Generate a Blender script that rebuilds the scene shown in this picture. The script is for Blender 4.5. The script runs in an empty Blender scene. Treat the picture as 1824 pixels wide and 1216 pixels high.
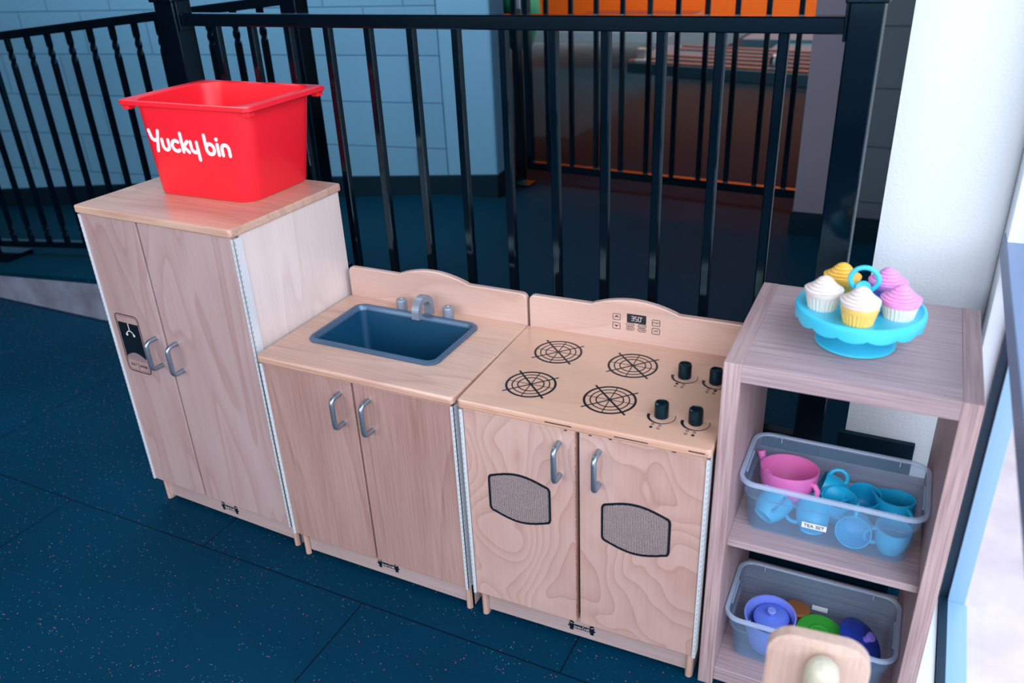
import bpy, bmesh, math
from mathutils import Vector, Matrix
PI = math.pi
SC = bpy.context.scene
COL = SC.collection

# ------------------------------------------------------------------ camera
f_px = 1480.5
cam_loc = Vector((1.2876, -1.2347, 1.4507))
pitch, yaw, roll = -0.4685, 0.4756, -0.0473
fwd = Vector((-math.sin(yaw)*math.cos(pitch), math.cos(yaw)*math.cos(pitch), math.sin(pitch)))
rgt = Vector((math.cos(yaw), math.sin(yaw), 0))
upv = rgt.cross(fwd)
r2 = math.cos(roll)*rgt + math.sin(roll)*upv
u2 = -math.sin(roll)*rgt + math.cos(roll)*upv
cd = bpy.data.cameras.new('camera'); cam = bpy.data.objects.new('camera', cd); COL.objects.link(cam)
cd.sensor_width = 36; cd.lens = f_px/1824*36; cd.clip_start = 0.02; cd.clip_end = 200
M = Matrix((r2, u2, -fwd)).transposed().to_4x4(); M.translation = cam_loc
cam.matrix_world = M
cd.dof.use_dof = True; cd.dof.focus_distance = 1.95; cd.dof.aperture_fstop = 3.2
SC.camera = cam

# ------------------------------------------------------------------ world, light, exposure
SC.view_settings.view_transform = 'Standard'; SC.view_settings.look = 'None'
SC.view_settings.gamma = 1; SC.view_settings.use_curve_mapping = False
SC.view_settings.exposure = 0.0
w = bpy.data.worlds.new('sky'); SC.world = w; w.use_nodes = True
bg = w.node_tree.nodes['Background']; bg.inputs[0].default_value = (0.80, 0.90, 1.0, 1); bg.inputs[1].default_value = 2.3

def area(name, loc, target, sx, sy, power, col):
    l = bpy.data.lights.new(name, 'AREA'); l.shape = 'RECTANGLE'; l.size = sx; l.size_y = sy
    l.energy = power; l.color = col
    o = bpy.data.objects.new(name, l); COL.objects.link(o); o.location = loc
    o.rotation_euler = (Vector(target)-Vector(loc)).to_track_quat('-Z', 'Y').to_euler()
    return o
area('window_daylight_right', (2.6, -1.6, 2.3), (0.4, 0.4, 0.5), 3.6, 2.2, 118, (0.90, 0.95, 1.0))
area('window_daylight_front', (-0.8, -4.3, 2.2), (0.2, 0.6, 0.5), 4.2, 2.2, 92, (1.0, 0.955, 0.92))
area('play_hall_fill', (-1.4, 1.0, 3.1), (-1.4, 1.9, 0.6), 1.6, 0.8, 62, (0.80, 0.92, 1.0))  # added fill to brighten the blue wall, stands for no fixture
area('far_room_fill', (-0.5, 7.0, 3.1), (-0.5, 8.5, 0.8), 3.0, 1.5, 195, (1.0, 0.9, 0.8))  # added fill to lift the stage and orange wall, no fixture there

# ------------------------------------------------------------------ materials
def lin(c):
    return tuple(((v/255)/12.92 if v/255 <= .04045 else ((v/255+.055)/1.055)**2.4) for v in c)+(1,)
MT = {}
def mat(name, rgb, rough=.5, metal=0, coat=0, bump=0, bscale=200, spec=.5, emis=None, var=0, vscale=6):
    m = bpy.data.materials.new(name); m.use_nodes = True; nt = m.node_tree
    b = nt.nodes['Principled BSDF']
    b.inputs['Base Color'].default_value = lin(rgb); b.inputs['Roughness'].default_value = rough
    b.inputs['Metallic'].default_value = metal; b.inputs['Coat Weight'].default_value = coat
    b.inputs['Coat Roughness'].default_value = .12; b.inputs['Specular IOR Level'].default_value = spec
    if name in ('black_metal', 'baseboard_black', 'knob_black'): b.inputs['Specular Tint'].default_value = (.25, .75, 1, 1)
    if emis:
        b.inputs['Emission Color'].default_value = lin(rgb); b.inputs['Emission Strength'].default_value = emis
    if bump or var:
        tc = nt.nodes.new('ShaderNodeTexCoord')
    if bump:
        n = nt.nodes.new('ShaderNodeTexNoise'); n.inputs['Scale'].default_value = bscale; n.inputs['Detail'].default_value = 3
        nt.links.new(tc.outputs['Object'], n.inputs['Vector'])
        bp = nt.nodes.new('ShaderNodeBump'); bp.inputs['Strength'].default_value = bump; bp.inputs['Distance'].default_value = .003
        nt.links.new(n.outputs['Fac'], bp.inputs['Height']); nt.links.new(bp.outputs['Normal'], b.inputs['Normal'])
    if var:
        n = nt.nodes.new('ShaderNodeTexNoise'); n.inputs['Scale'].default_value = vscale; n.inputs['Detail'].default_value = 5
        nt.links.new(tc.outputs['Object'], n.inputs['Vector'])
        cr = nt.nodes.new('ShaderNodeValToRGB')
        c = lin(rgb)
        cr.color_ramp.elements[0].position = .3; cr.color_ramp.elements[1].position = .7
        cr.color_ramp.elements[0].color = tuple(x*(1-var) for x in c[:3])+(1,)
        cr.color_ramp.elements[1].color = tuple(min(1, x*(1+var)) for x in c[:3])+(1,)
        nt.links.new(n.outputs['Fac'], cr.inputs[0]); nt.links.new(cr.outputs[0], b.inputs['Base Color'])
    MT[name] = m
    return m

def wood(name, base, dark, axis='z', rings=10, figure=.35, streak=.25, rough=.36, coat=.35, seed=0, stretch=4.5, freq=3.0):
    m = bpy.data.materials.new(name); m.use_nodes = True; nt = m.node_tree; L = nt.links
    b = nt.nodes['Principled BSDF']
    b.inputs['Roughness'].default_value = rough; b.inputs['Coat Weight'].default_value = coat; b.inputs['Coat Roughness'].default_value = .2
    tc = nt.nodes.new('ShaderNodeTexCoord')
    def mp(s, off=0):
        q = nt.nodes.new('ShaderNodeMapping'); L.new(tc.outputs['Object'], q.inputs[0])
        q.inputs['Scale'].default_value = s; q.inputs['Location'].default_value = (seed*3.1+off, seed*1.7, seed*2.3)
        return q
    def ax(a, c):
        return {'z': (c, c, a), 'x': (a, c, c), 'y': (c, a, c)}[axis]
    m1 = mp(ax(freq/stretch*1.6, freq*1.6))
    n1 = nt.nodes.new('ShaderNodeTexNoise'); n1.inputs['Scale'].default_value = 1; n1.inputs['Detail'].default_value = 1.5; n1.inputs['Distortion'].default_value = .4
    L.new(m1.outputs[0], n1.inputs['Vector'])
    mu = nt.nodes.new('ShaderNodeMath'); mu.operation = 'MULTIPLY'; mu.inputs[1].default_value = rings; L.new(n1.outputs['Fac'], mu.inputs[0])
    fr = nt.nodes.new('ShaderNodeMath'); fr.operation = 'FRACT'; L.new(mu.outputs[0], fr.inputs[0])
    cr = nt.nodes.new('ShaderNodeValToRGB'); e = cr.color_ramp.elements
    e[0].position = 0; e[0].color = (0, 0, 0, 1); e[1].position = 1; e[1].color = (0, 0, 0, 1)
    k = cr.color_ramp.elements.new(.82); k.color = (figure*.55,)*3+(1,)
    k = cr.color_ramp.elements.new(.93); k.color = (figure,)*3+(1,)
    k = cr.color_ramp.elements.new(.3); k.color = (figure*.1,)*3+(1,)
    L.new(fr.outputs[0], cr.inputs[0])
    m2 = mp(ax(6, 260))
    n2 = nt.nodes.new('ShaderNodeTexNoise'); n2.inputs['Scale'].default_value = 1; n2.inputs['Detail'].default_value = 3
    L.new(m2.outputs[0], n2.inputs['Vector'])
    m3 = mp(ax(1.2, 3.0), 5)
    n3 = nt.nodes.new('ShaderNodeTexNoise'); n3.inputs['Scale'].default_value = 1.3; L.new(m3.outputs[0], n3.inputs['Vector'])
    mr = nt.nodes.new('ShaderNodeMapRange'); mr.inputs[1].default_value = .38; mr.inputs[2].default_value = .68; mr.inputs[3].default_value = 0; mr.inputs[4].default_value = streak
    L.new(n2.outputs['Fac'], mr.inputs[0])
    mr3 = nt.nodes.new('ShaderNodeMapRange'); mr3.inputs[1].default_value = .35; mr3.inputs[2].default_value = .7; mr3.inputs[3].default_value = 0; mr3.inputs[4].default_value = .3
    L.new(n3.outputs['Fac'], mr3.inputs[0])
    a = nt.nodes.new('ShaderNodeMath'); a.operation = 'ADD'; L.new(cr.outputs[0], a.inputs[0]); L.new(mr.outputs[0], a.inputs[1])
    a2 = nt.nodes.new('ShaderNodeMath'); a2.operation = 'ADD'; a2.use_clamp = True; L.new(a.outputs[0], a2.inputs[0]); L.new(mr3.outputs[0], a2.inputs[1])
    mx = nt.nodes.new('ShaderNodeMix'); mx.data_type = 'RGBA'; mx.inputs[6].default_value = lin(base); mx.inputs[7].default_value = lin(dark)
    L.new(a2.outputs[0], mx.inputs[0]); L.new(mx.outputs[2], b.inputs['Base Color'])
    MT[name] = m
    return m

def node(nt, t, **kw):
    n = nt.nodes.new(t)
    for k, v in kw.items(): setattr(n, k, v)
    return n

# kitchen plywood
wood('birch_door', (210, 176, 166), (164, 118, 108), 'z', 15, .38, .10, seed=1, stretch=1.5, freq=3.2)
wood('maple_door', (188, 152, 144), (144, 104, 96), 'z', 7, .30, .35, seed=2, stretch=9, freq=4.0)
wood('fridge_door', (194, 168, 168), (158, 120, 116), 'z', 7, .34, .14, seed=3, stretch=5, freq=4.2)
wood('birch_side', (236, 220, 216), (206, 176, 168), 'z', 5, .30, .20, seed=4, stretch=6, freq=4)
wood('birch_top', (222, 184, 164), (182, 136, 120), 'x', 8, .35, .35, seed=5, stretch=7, freq=3.5, rough=.3)
wood('stove_top', (222, 180, 158), (190, 140, 118), 'x', 6, .22, .12, seed=6, stretch=2.5, freq=2.5, rough=.28)
wood('birch_back', (214, 180, 168), (184, 144, 132), 'x', 6, .30, .15, seed=7, stretch=3, freq=3)
wood('ply_edge', (202, 150, 128), (122, 74, 60), 'x', 1, 0, .9, seed=8, coat=.1)
wood('ply_foot', (206, 172, 158), (166, 124, 108), 'z', 1, 0, .6, seed=14, coat=.1)
wood('ply_rail', (190, 168, 166), (160, 132, 130), 'x', 3, .15, .3, seed=9)
wood('laminate_upright', (196, 170, 170), (152, 122, 124), 'z', 2, .1, .75, seed=10, coat=0, rough=.5)
wood('laminate_shelf', (190, 168, 172), (148, 124, 130), 'x', 2, .1, .6, seed=11, coat=0, rough=.45)
wood('laminate_end', (190, 164, 164), (150, 122, 126), 'y', 2, .1, .6, seed=15, coat=0, rough=.5)
wood('pale_wood', (214, 186, 172), (176, 134, 122), 'z', 5, .4, .3, seed=12, coat=0)
wood('pale_dowel', (214, 210, 190), (184, 170, 146), 'z', 3, .2, .3, seed=13, coat=.2)
mat('door_edge', (120, 84, 70), .6)
mat('inside_shade', (38, 30, 34), .8)
mat('hinge_white', (232, 235, 240), .35, .25)
mat('hinge_slot', (110, 140, 168), .6)
mat('handle_metal', (150, 164, 180), .34, .85)
mat('black_print', (12, 22, 34), .35)
mat('grey_print', (140, 120, 122), .4)
mat('light_print', (215, 205, 205), .5)
mat('sink_rim', (78, 104, 132), .3, .4)
mat('sink_basin', (6, 66, 98), .4, 0)
mat('faucet_grey', (140, 150, 166), .4, .35)
mat('knob_black', (8, 20, 30), .28)
mat('red_plastic', (252, 34, 52), .38, bump=.05, bscale=900)
mat('white_print', (250, 238, 240), .5)
mat('black_metal', (2, 9, 18), .10, 0, .3, bump=.02, bscale=60)
mat('dark_block', (72, 84, 100), .75, bump=.5, bscale=60)
mat('grey_jamb', (116, 112, 130), .75)
mat('baseboard_black', (6, 18, 30), .5)
mat('white_wall', (214, 220, 226), .8, bump=.35, bscale=160)
mat('frame_white', (232, 240, 248), .35, .1)
mat('frame_blue', (150, 190, 220), .4, .2)
mat('frame_grey', (120, 140, 176), .4, .3)
mat('gasket', (4, 40, 62), .4)
mat('concrete', (122, 128, 148), .85, bump=.3, bscale=40, var=.35, vscale=7)
mat('paving', (216, 198, 198), .9, bump=.4, bscale=30, var=.12, vscale=9)
mat('orange_wall', (255, 116, 22), .7)
mat('plain_wall', (96, 148, 180), .7)
mat('outer_wall', (150, 165, 185), .8)
mat('dark_wall', (26, 36, 50), .85)
mat('ceiling', (44, 54, 70), .9)
mat('cyan_plastic', (64, 196, 232), .35)
mat('cyan_cup', (30, 178, 222), .4)
mat('pink_plastic', (232, 120, 190), .4)
mat('blue_plastic', (70, 110, 225), .4)
mat('lid_blue', (104, 134, 238), .4)
mat('periwinkle', (128, 148, 238), .4)
mat('navy_plastic', (36, 62, 170), .4)
mat('lilac_plastic', (150, 130, 230), .4)
mat('green_plastic', (60, 172, 60), .4)
mat('cookie', (156, 96, 56), .8)
mat('cream', (226, 212, 208), .45)
mat('yellow_frost', (232, 184, 76), .45)
mat('yellow_cup', (240, 196, 104), .45)
mat('pink_frost', (240, 150, 212), .45)
mat('lilac_frost', (226, 150, 222), .45)
mat('lilac_cup', (124, 110, 204), .45)
mat('cream_cup', (218, 212, 202), .45)
mat('olive_cup', (190, 170, 80), .45)
mat('table_top', (150, 84, 74), .45)
mat('table_side', (170, 205, 230), .4)
mat('bench_grey', (70, 116, 140), .4)
mat('bench_slat', (120, 120, 130), .22, .5)
mat('green_pad', (30, 150, 120), .5)
mat('label_paper', (236, 240, 246), .6)

def frosted(name, rgb, fac, rough=.25):
    m = bpy.data.materials.new(name); m.use_nodes = True; nt = m.node_tree
    b = nt.nodes['Principled BSDF']; b.inputs['Base Color'].default_value = lin(rgb); b.inputs['Roughness'].default_value = rough
    t = node(nt, 'ShaderNodeBsdfTransparent'); t.inputs[0].default_value = (.95, .97, 1, 1)
    mx = node(nt, 'ShaderNodeMixShader'); mx.inputs[0].default_value = fac
    nt.links.new(t.outputs[0], mx.inputs[1]); nt.links.new(b.outputs[0], mx.inputs[2])
    nt.links.new(mx.outputs[0], nt.nodes['Material Output'].inputs[0]); MT[name] = m
frosted('tub_wall', (172, 210, 246), .135)
frosted('tub_rim', (206, 224, 252), .42, .18)
frosted('window_glass', (200, 225, 245), .05, .02)

def block_wall(name, rgb, mortar, w_, h_, ox, oz, strength=.7):
    m = bpy.data.materials.new(name); m.use_nodes = True; nt = m.node_tree; L = nt.links
    b = nt.nodes['Principled BSDF']; b.inputs['Roughness'].default_value = .6
    tc = node(nt, 'ShaderNodeTexCoord'); sp = node(nt, 'ShaderNodeSeparateXYZ'); L.new(tc.outputs['Object'], sp.inputs[0])
    cb = node(nt, 'ShaderNodeCombineXYZ')
    ad = node(nt, 'ShaderNodeMath', operation='ADD'); ad.inputs[1].default_value = ox; L.new(sp.outputs['X'], ad.inputs[0])
    az = node(nt, 'ShaderNodeMath', operation='ADD'); az.inputs[1].default_value = oz; L.new(sp.outputs['Z'], az.inputs[0])
    L.new(ad.outputs[0], cb.inputs[0]); L.new(az.outputs[0], cb.inputs[1])
    br = node(nt, 'ShaderNodeTexBrick'); L.new(cb.outputs[0], br.inputs['Vector'])
    br.inputs['Scale'].default_value = 1; br.inputs['Brick Width'].default_value = w_; br.inputs['Row Height'].default_value = h_
    br.inputs['Mortar Size'].default_value = .0045; br.inputs['Mortar Smooth'].default_value = .5
    br.inputs['Color1'].default_value = lin(rgb); br.inputs['Color2'].default_value = lin([c*.97 for c in rgb]); br.inputs['Mortar'].default_value = lin(mortar)
    L.new(br.outputs['Color'], b.inputs['Base Color'])
    n = node(nt, 'ShaderNodeTexNoise'); n.inputs['Scale'].default_value = 90; L.new(tc.outputs['Object'], n.inputs['Vector'])
    s = node(nt, 'ShaderNodeMath', operation='MULTIPLY_ADD'); s.inputs[1].default_value = -1; L.new(br.outputs['Fac'], s.inputs[0])
    q = node(nt, 'ShaderNodeMath', operation='MULTIPLY'); q.inputs[1].default_value = .2; L.new(n.outputs['Fac'], q.inputs[0]); L.new(q.outputs[0], s.inputs[2])
    bp = node(nt, 'ShaderNodeBump'); bp.inputs['Strength'].default_value = strength; bp.inputs['Distance'].default_value = .004
    L.new(s.outputs[0], bp.inputs['Height']); L.new(bp.outputs[0], b.inputs['Normal']); MT[name] = m
block_wall('blue_block', (92, 144, 176), (66, 116, 150), .409, .2125, 0, -.065)
block_wall('grey_block', (74, 88, 102), (56, 70, 84), .409, .2125, .05, 0)

def rubber(name, rgb, fleck=.5, seams=True):
    m = bpy.data.materials.new(name); m.use_nodes = True; nt = m.node_tree; L = nt.links
    b = nt.nodes['Principled BSDF']; b.inputs['Roughness'].default_value = .6; b.inputs['Specular IOR Level'].default_value = .16; b.inputs['Specular Tint'].default_value = (.2, .7, 1, 1)
    tc = node(nt, 'ShaderNodeTexCoord')
    v = node(nt, 'ShaderNodeTexVoronoi'); v.inputs['Scale'].default_value = 185; v.inputs['Randomness'].default_value = 1; L.new(tc.outputs['Object'], v.inputs['Vector'])
    sep = node(nt, 'ShaderNodeSeparateColor'); L.new(v.outputs['Color'], sep.inputs[0])
    # only some cells are flecks, and only near the cell centre
    g = node(nt, 'ShaderNodeMath', operation='GREATER_THAN'); g.inputs[1].default_value = 1-.07*fleck*2; L.new(sep.outputs[0], g.inputs[0])
    rad = node(nt, 'ShaderNodeMath', operation='MULTIPLY'); rad.inputs[1].default_value = .34; L.new(sep.outputs[1], rad.inputs[0])
    d = node(nt, 'ShaderNodeMath', operation='LESS_THAN'); L.new(v.outputs['Distance'], d.inputs[0]); L.new(rad.outputs[0], d.inputs[1])
    mm = node(nt, 'ShaderNodeMath', operation='MULTIPLY'); L.new(g.outputs[0], mm.inputs[0]); L.new(d.outputs[0], mm.inputs[1])
    cr = node(nt, 'ShaderNodeValToRGB'); cr.color_ramp.interpolation = 'CONSTANT'
    e = cr.color_ramp.elements; e[0].position = 0; e[0].color = lin((50, 120, 135)); e[1].position = .8; e[1].color = lin((160, 80, 98))
    k = e.new(.35); k.color = lin((130, 170, 190)); k = e.new(.6); k.color = lin((40, 150, 120))
    L.new(sep.outputs[2], cr.inputs[0])
    n = node(nt, 'ShaderNodeTexNoise'); n.inputs['Scale'].default_value = 1.7; n.inputs['Detail'].default_value = 8; L.new(tc.outputs['Object'], n.inputs['Vector'])
    c0 = node(nt, 'ShaderNodeMix', data_type='RGBA'); c0.inputs[6].default_value = lin([c*.8 for c in rgb]); c0.inputs[7].default_value = lin([c*1.25 for c in rgb]); L.new(n.outputs['Fac'], c0.inputs[0])
    c1 = node(nt, 'ShaderNodeMix', data_type='RGBA'); L.new(mm.outputs[0], c1.inputs[0]); L.new(c0.outputs[2], c1.inputs[6]); L.new(cr.outputs[0], c1.inputs[7])
    last = c1.outputs[2]
    if seams:
        mp = node(nt, 'ShaderNodeMapping'); mp.inputs['Location'].default_value = (.265, .985, 0); L.new(tc.outputs['Object'], mp.inputs[0])
        br = node(nt, 'ShaderNodeTexBrick'); L.new(mp.outputs[0], br.inputs['Vector']); br.inputs['Scale'].default_value = 1
        br.inputs['Brick Width'].default_value = 1.03; br.inputs['Row Height'].default_value = .915; br.inputs['Mortar Size'].default_value = .0022; br.inputs['Mortar Smooth'].default_value = .2
        c2 = node(nt, 'ShaderNodeMix', data_type='RGBA'); L.new(br.outputs['Fac'], c2.inputs[0]); L.new(last, c2.inputs[6]); c2.inputs[7].default_value = lin((2, 22, 38)); last = c2.outputs[2]
    L.new(last, b.inputs['Base Color'])
    n2 = node(nt, 'ShaderNodeTexNoise'); n2.inputs['Scale'].default_value = 350; L.new(tc.outputs['Object'], n2.inputs['Vector'])
    bp = node(nt, 'ShaderNodeBump'); bp.inputs['Strength'].default_value = .35; bp.inputs['Distance'].default_value = .003
    L.new(n2.outputs['Fac'], bp.inputs['Height']); L.new(bp.outputs[0], b.inputs['Normal']); MT[name] = m
rubber('rubber_floor', (0, 46, 70), 1.5)
rubber('rubber_raised', (0, 40, 58), .15, False)

def grille():
    m = bpy.data.materials.new('oven_grille'); m.use_nodes = True; nt = m.node_tree; L = nt.links
    b = nt.nodes['Principled BSDF']; b.inputs['Roughness'].default_value = .4
    tc = node(nt, 'ShaderNodeTexCoord'); sp = node(nt, 'ShaderNodeSeparateXYZ'); L.new(tc.outputs['Object'], sp.inputs[0])
    cb = node(nt, 'ShaderNodeCombineXYZ'); L.new(sp.outputs['Z'], cb.inputs[0]); L.new(sp.outputs['X'], cb.inputs[1])
    br = node(nt, 'ShaderNodeTexBrick'); L.new(cb.outputs[0], br.inputs['Vector']); br.inputs['Scale'].default_value = 1
    br.inputs['Brick Width'].default_value = .0036; br.inputs['Row Height'].default_value = .0032; br.inputs['Mortar Size'].default_value = .0007; br.inputs['Mortar Smooth'].default_value = .3
    br.inputs['Color1'].default_value = lin((216, 196, 196)); br.inputs['Color2'].default_value = lin((205, 178, 172)); br.inputs['Mortar'].default_value = lin((14, 22, 34))
    L.new(br.outputs['Color'], b.inputs['Base Color']); MT['oven_grille'] = m
grille()

# ------------------------------------------------------------------ geometry helpers
class B:
    def __init__(s): s.bm = bmesh.new(); s.mi = 0; s.sm = False
    def face(s, vs):
        try:
            f = s.bm.faces.new(vs); f.material_index = s.mi; f.smooth = s.sm; return f
        except ValueError: return None
    def box(s, x0, x1, y0, y1, z0, z1, bev=0, seg=2, vert_bev=0):
        t = bmesh.new(); bmesh.ops.create_cube(t, size=1)
        for v in t.verts:
            v.co = Vector(((x0+x1)/2+v.co.x*(x1-x0), (y0+y1)/2+v.co.y*(y1-y0), (z0+z1)/2+v.co.z*(z1-z0)))
        if vert_bev:
            es = [e for e in t.edges if abs((e.verts[0].co-e.verts[1].co).z) > 1e-6 and abs((e.verts[0].co-e.verts[1].co).x) < 1e-6 and abs((e.verts[0].co-e.verts[1].co).y) < 1e-6]
            bmesh.ops.bevel(t, geom=es, offset=vert_bev, segments=5, affect='EDGES', profile=.5)
        if bev:
            es = [e for e in t.edges if len(e.link_faces) == 2 and e.calc_face_angle(0) > .9]
            bmesh.ops.bevel(t, geom=es, offset=bev, segments=seg, affect='EDGES', profile=.5)
        s.merge(t); return s
    def merge(s, t, mat=None):
        m = {}
        for v in t.verts: m[v] = s.bm.verts.new(mat @ v.co if mat else v.co)
        for f in t.faces: s.face([m[v] for v in f.verts])
        t.free()
    def rings(s, rs, cap0=True, cap1=True, closed=True):
        R = [[s.bm.verts.new(p) for p in r] for r in rs]
        n = len(R[0])
        for a, b_ in zip(R[:-1], R[1:]):
            for i in range(n if closed else n-1):
                j = (i+1) % n; s.face([a[i], a[j], b_[j], b_[i]])
        if cap0: s.face(list(reversed(R[0])))
        if cap1: s.face(R[-1])
        return R
    def lathe(s, prof, c=(0, 0, 0), n=32, mod=None, cap0=True, cap1=True, M=None):
        rs = []
        for k, (r, z) in enumerate(prof):
            ring = []
            for i in range(n):
                a = 2*PI*i/n; rr, zz = (r, z) if mod is None else mod(r, z, a, k)
                p = Vector((rr*math.cos(a), rr*math.sin(a), zz))
                if M: p = M @ p
                ring.append(p+Vector(c))
            rs.append(ring)
        s.rings(rs, cap0, cap1); return s
    def tube(s, pts, r, n=10, closed=False, flat=None):
        pts = [Vector(p) for p in pts]; N = len(pts); rs = []; prev = None
        for i, p in enumerate(pts):
            if closed: t = pts[(i+1) % N]-pts[i-1]
            else: t = pts[min(i+1, N-1)]-pts[max(i-1, 0)]
            t.normalize()
            if prev is None:
                a = Vector((0, 0, 1)) if abs(t.z) < .9 else Vector((1, 0, 0))
                u = t.cross(a).normalized()
            else:
                u = (prev-t*prev.dot(t)).normalized()
            prev = u; v = t.cross(u)
            rad = r[i] if isinstance(r, (list, tuple)) else r
            rs.append([p+rad*(math.cos(2*PI*k/n)*u+math.sin(2*PI*k/n)*v) for k in range(n)])
        if closed: rs.append(rs[0]); s.rings(rs, False, False); bmesh.ops.remove_doubles(s.bm, verts=s.bm.verts, dist=1e-6)
        else: s.rings(rs)
        return s
    def prism(s, poly, fn0, fn1):
        a = [s.bm.verts.new(fn0(*p)) for p in poly]; b_ = [s.bm.verts.new(fn1(*p)) for p in poly]; n = len(poly)
        for i in range(n): s.face([a[i], a[(i+1) % n], b_[(i+1) % n], b_[i]])
        s.face(list(reversed(a))); s.face(b_); return s
    def build(s, name, mats, parent=None, **kw):
        bmesh.ops.recalc_face_normals(s.bm, faces=s.bm.faces)
        for e in s.bm.edges:
            if len(e.link_faces) == 2 and e.calc_face_angle(0) > .75: e.smooth = False
        me = bpy.data.meshes.new(name); s.bm.to_mesh(me); s.bm.free()
        for m in ([mats] if isinstance(mats, str) else mats): me.materials.append(MT[m])
        o = bpy.data.objects.new(name, me); COL.objects.link(o)
        if parent: o.parent = parent
        for k, v in kw.items(): o[k] = v
        return o

def thing(name, label, cat, loc=(0, 0, 0), rz=0, group=None, rot=None):
    o = bpy.data.objects.new(name, None); COL.objects.link(o); o.location = loc
    o.rotation_euler = rot if rot else (0, 0, rz); o['label'] = label; o['category'] = cat; o.empty_display_size = .05
    if group: o['group'] = group
    return o
def tag(o, label, cat, group=None):
    o['label'] = label; o['category'] = cat
    if group: o['group'] = group
    return o
def struct(b, name, mats, loc=None, rz=0):
    o = b.build(name, mats); o['kind'] = 'structure'
    if loc: o.location = loc; o.rotation_euler.z = rz
    return o
def copy_tree(o, parent=None):
    c = o.copy(); COL.objects.link(c)
    if parent: c.parent = parent
    for ch in list(o.children): copy_tree(ch, c)
    return c

def rr(cx, cy, w_, d_, r, z, n=6):
    pts = []
    for qx, qy, a0 in ((1, 1, 0), (-1, 1, PI/2), (-1, -1, PI), (1, -1, 3*PI/2)):
        for i in range(n+1):
            a = a0+PI/2*i/n
            pts.append(Vector((cx+qx*(w_/2-r)+r*math.cos(a), cy+qy*(d_/2-r)+r*math.sin(a), z)))
    return pts

# flat marks on a plane: origin o, axes a (right) b (up), normal nrm; marks stand proud by h
class Mark:
    def __init__(s, o, a, b_, h=.0004):
        s.o = Vector(o); s.a = Vector(a).normalized(); s.b = Vector(b_).normalized(); s.n = s.a.cross(s.b).normalized(); s.h = h; s.B = B()
    def P(s, x, y, h=0): return s.o+s.a*x+s.b*y+s.n*h
    def poly(s, pts, lift=0):
        s.cnt = getattr(s, 'cnt', 0)+1; up = s.h+lift+s.cnt*2e-6
        s.B.prism(pts, lambda x, y: s.P(x, y, -.0002), lambda x, y: s.P(x, y, up)); return s
    def disc(s, x, y, r, n=20, lift=0):
        return s.poly([(x+r*math.cos(2*PI*i/n), y+r*math.sin(2*PI*i/n)) for i in range(n)], lift)
    def line(s, x0, y0, x1, y1, w_, lift=0):
        d = Vector((x1-x0, y1-y0)).normalized()*w_/2; q = Vector((-d.y, d.x))
        return s.poly([(x0-q.x*-1, y0+q.y), (x0-q.x, y0-q.y), (x1-q.x, y1-q.y), (x1+q.x, y1+q.y)], lift)
    def stroke(s, pts, w_, closed=False, caps=True, lift=0):
        P_ = pts+[pts[0]] if closed else pts
        for (x0, y0), (x1, y1) in zip(P_[:-1], P_[1:]): s.line(x0, y0, x1, y1, w_, lift)
        if caps:
            for x, y in P_: s.disc(x, y, w_/2, 10, lift)
        return s
    def ring(s, x, y, r0, r1, a0=0, a1=2*PI, n=40, wfn=None, lift=0):
        full = abs(a1-a0-2*PI) < 1e-6
        for i in range(n):
            t0, t1 = i/n, (i+1)/n
            A0, A1 = a0+(a1-a0)*t0, a0+(a1-a0)*t1
            ri0, ri1 = (r0, r0) if not wfn else (r1-wfn(t0), r1-wfn(t1))
            s.poly([(x+ri0*math.cos(A0), y+ri0*math.sin(A0)), (x+r1*math.cos(A0), y+r1*math.sin(A0)),
                    (x+r1*math.cos(A1), y+r1*math.sin(A1)), (x+ri1*math.cos(A1), y+ri1*math.sin(A1))], lift)
        return s
    def rrect(s, x0, y0, x1, y1, r, w_=None, lift=0):
        pts = [(p.x, p.y) for p in rr((x0+x1)/2, (y0+y1)/2, x1-x0, y1-y0, r, 0, 4)]
        if w_: return s.stroke(pts, w_, True, False, lift)
        return s.poly(pts, lift)
    def text(s, body, x, y, size, sx=1, lift=0, bold=0):
        c = bpy.data.curves.new('t', 'FONT'); c.body = body; c.size = size; c.align_x = 'CENTER'; c.align_y = 'CENTER'; c.extrude = .0002; c.offset = bold; c.resolution_u = 3
        o = bpy.data.objects.new('t', c); COL.objects.link(o)
        me = bpy.data.meshes.new_from_object(o)
        t = bmesh.new(); t.from_mesh(me)
        for v in t.verts: v.co = s.P(x+v.co.x*sx, y+v.co.y, s.h+lift+v.co.z)
        s.B.merge(t)
        bpy.data.objects.remove(o); bpy.data.curves.remove(c); bpy.data.meshes.remove(me)
        return s
    def build(s, name, m, parent=None, **kw): return s.B.build(name, m, parent, **kw)

# ------------------------------------------------------------------ setting
ZP = .27
def ramp_z(x): return ZP-.0833*max(0, -.80-x)
b = B(); b.box(-6, 1.50, -4.6, .9, -.06, 0); struct(b, 'floor', 'rubber_floor')
b = B(); b.box(-.62, 1.376, .41, .60, 0, ZP); b.box(-.62, 1.50, .60, 12, 0, ZP); b.box(-6, -.62, 2.0, 12, 0, ZP-.3)
struct(b, 'floor_raised', 'rubber_raised')
b = B(); xs = [-6, -5, -4, -3, -2, -.8, -.62]
b.rings([[(x, .853, ramp_z(x)-.02), (x, 3.4, ramp_z(x)-.02), (x, 3.4, ramp_z(x)), (x, .853, ramp_z(x))] for x in xs])
struct(b, 'floor_ramp', 'rubber_raised')
b = B(); b.rings([[(x, .860, -.02), (x, .93, -.02), (x, .93, ramp_z(x)-.019), (x, .860, ramp_z(x)-.019)] for x in xs])
struct(b, 'trim_1', 'concrete')

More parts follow.
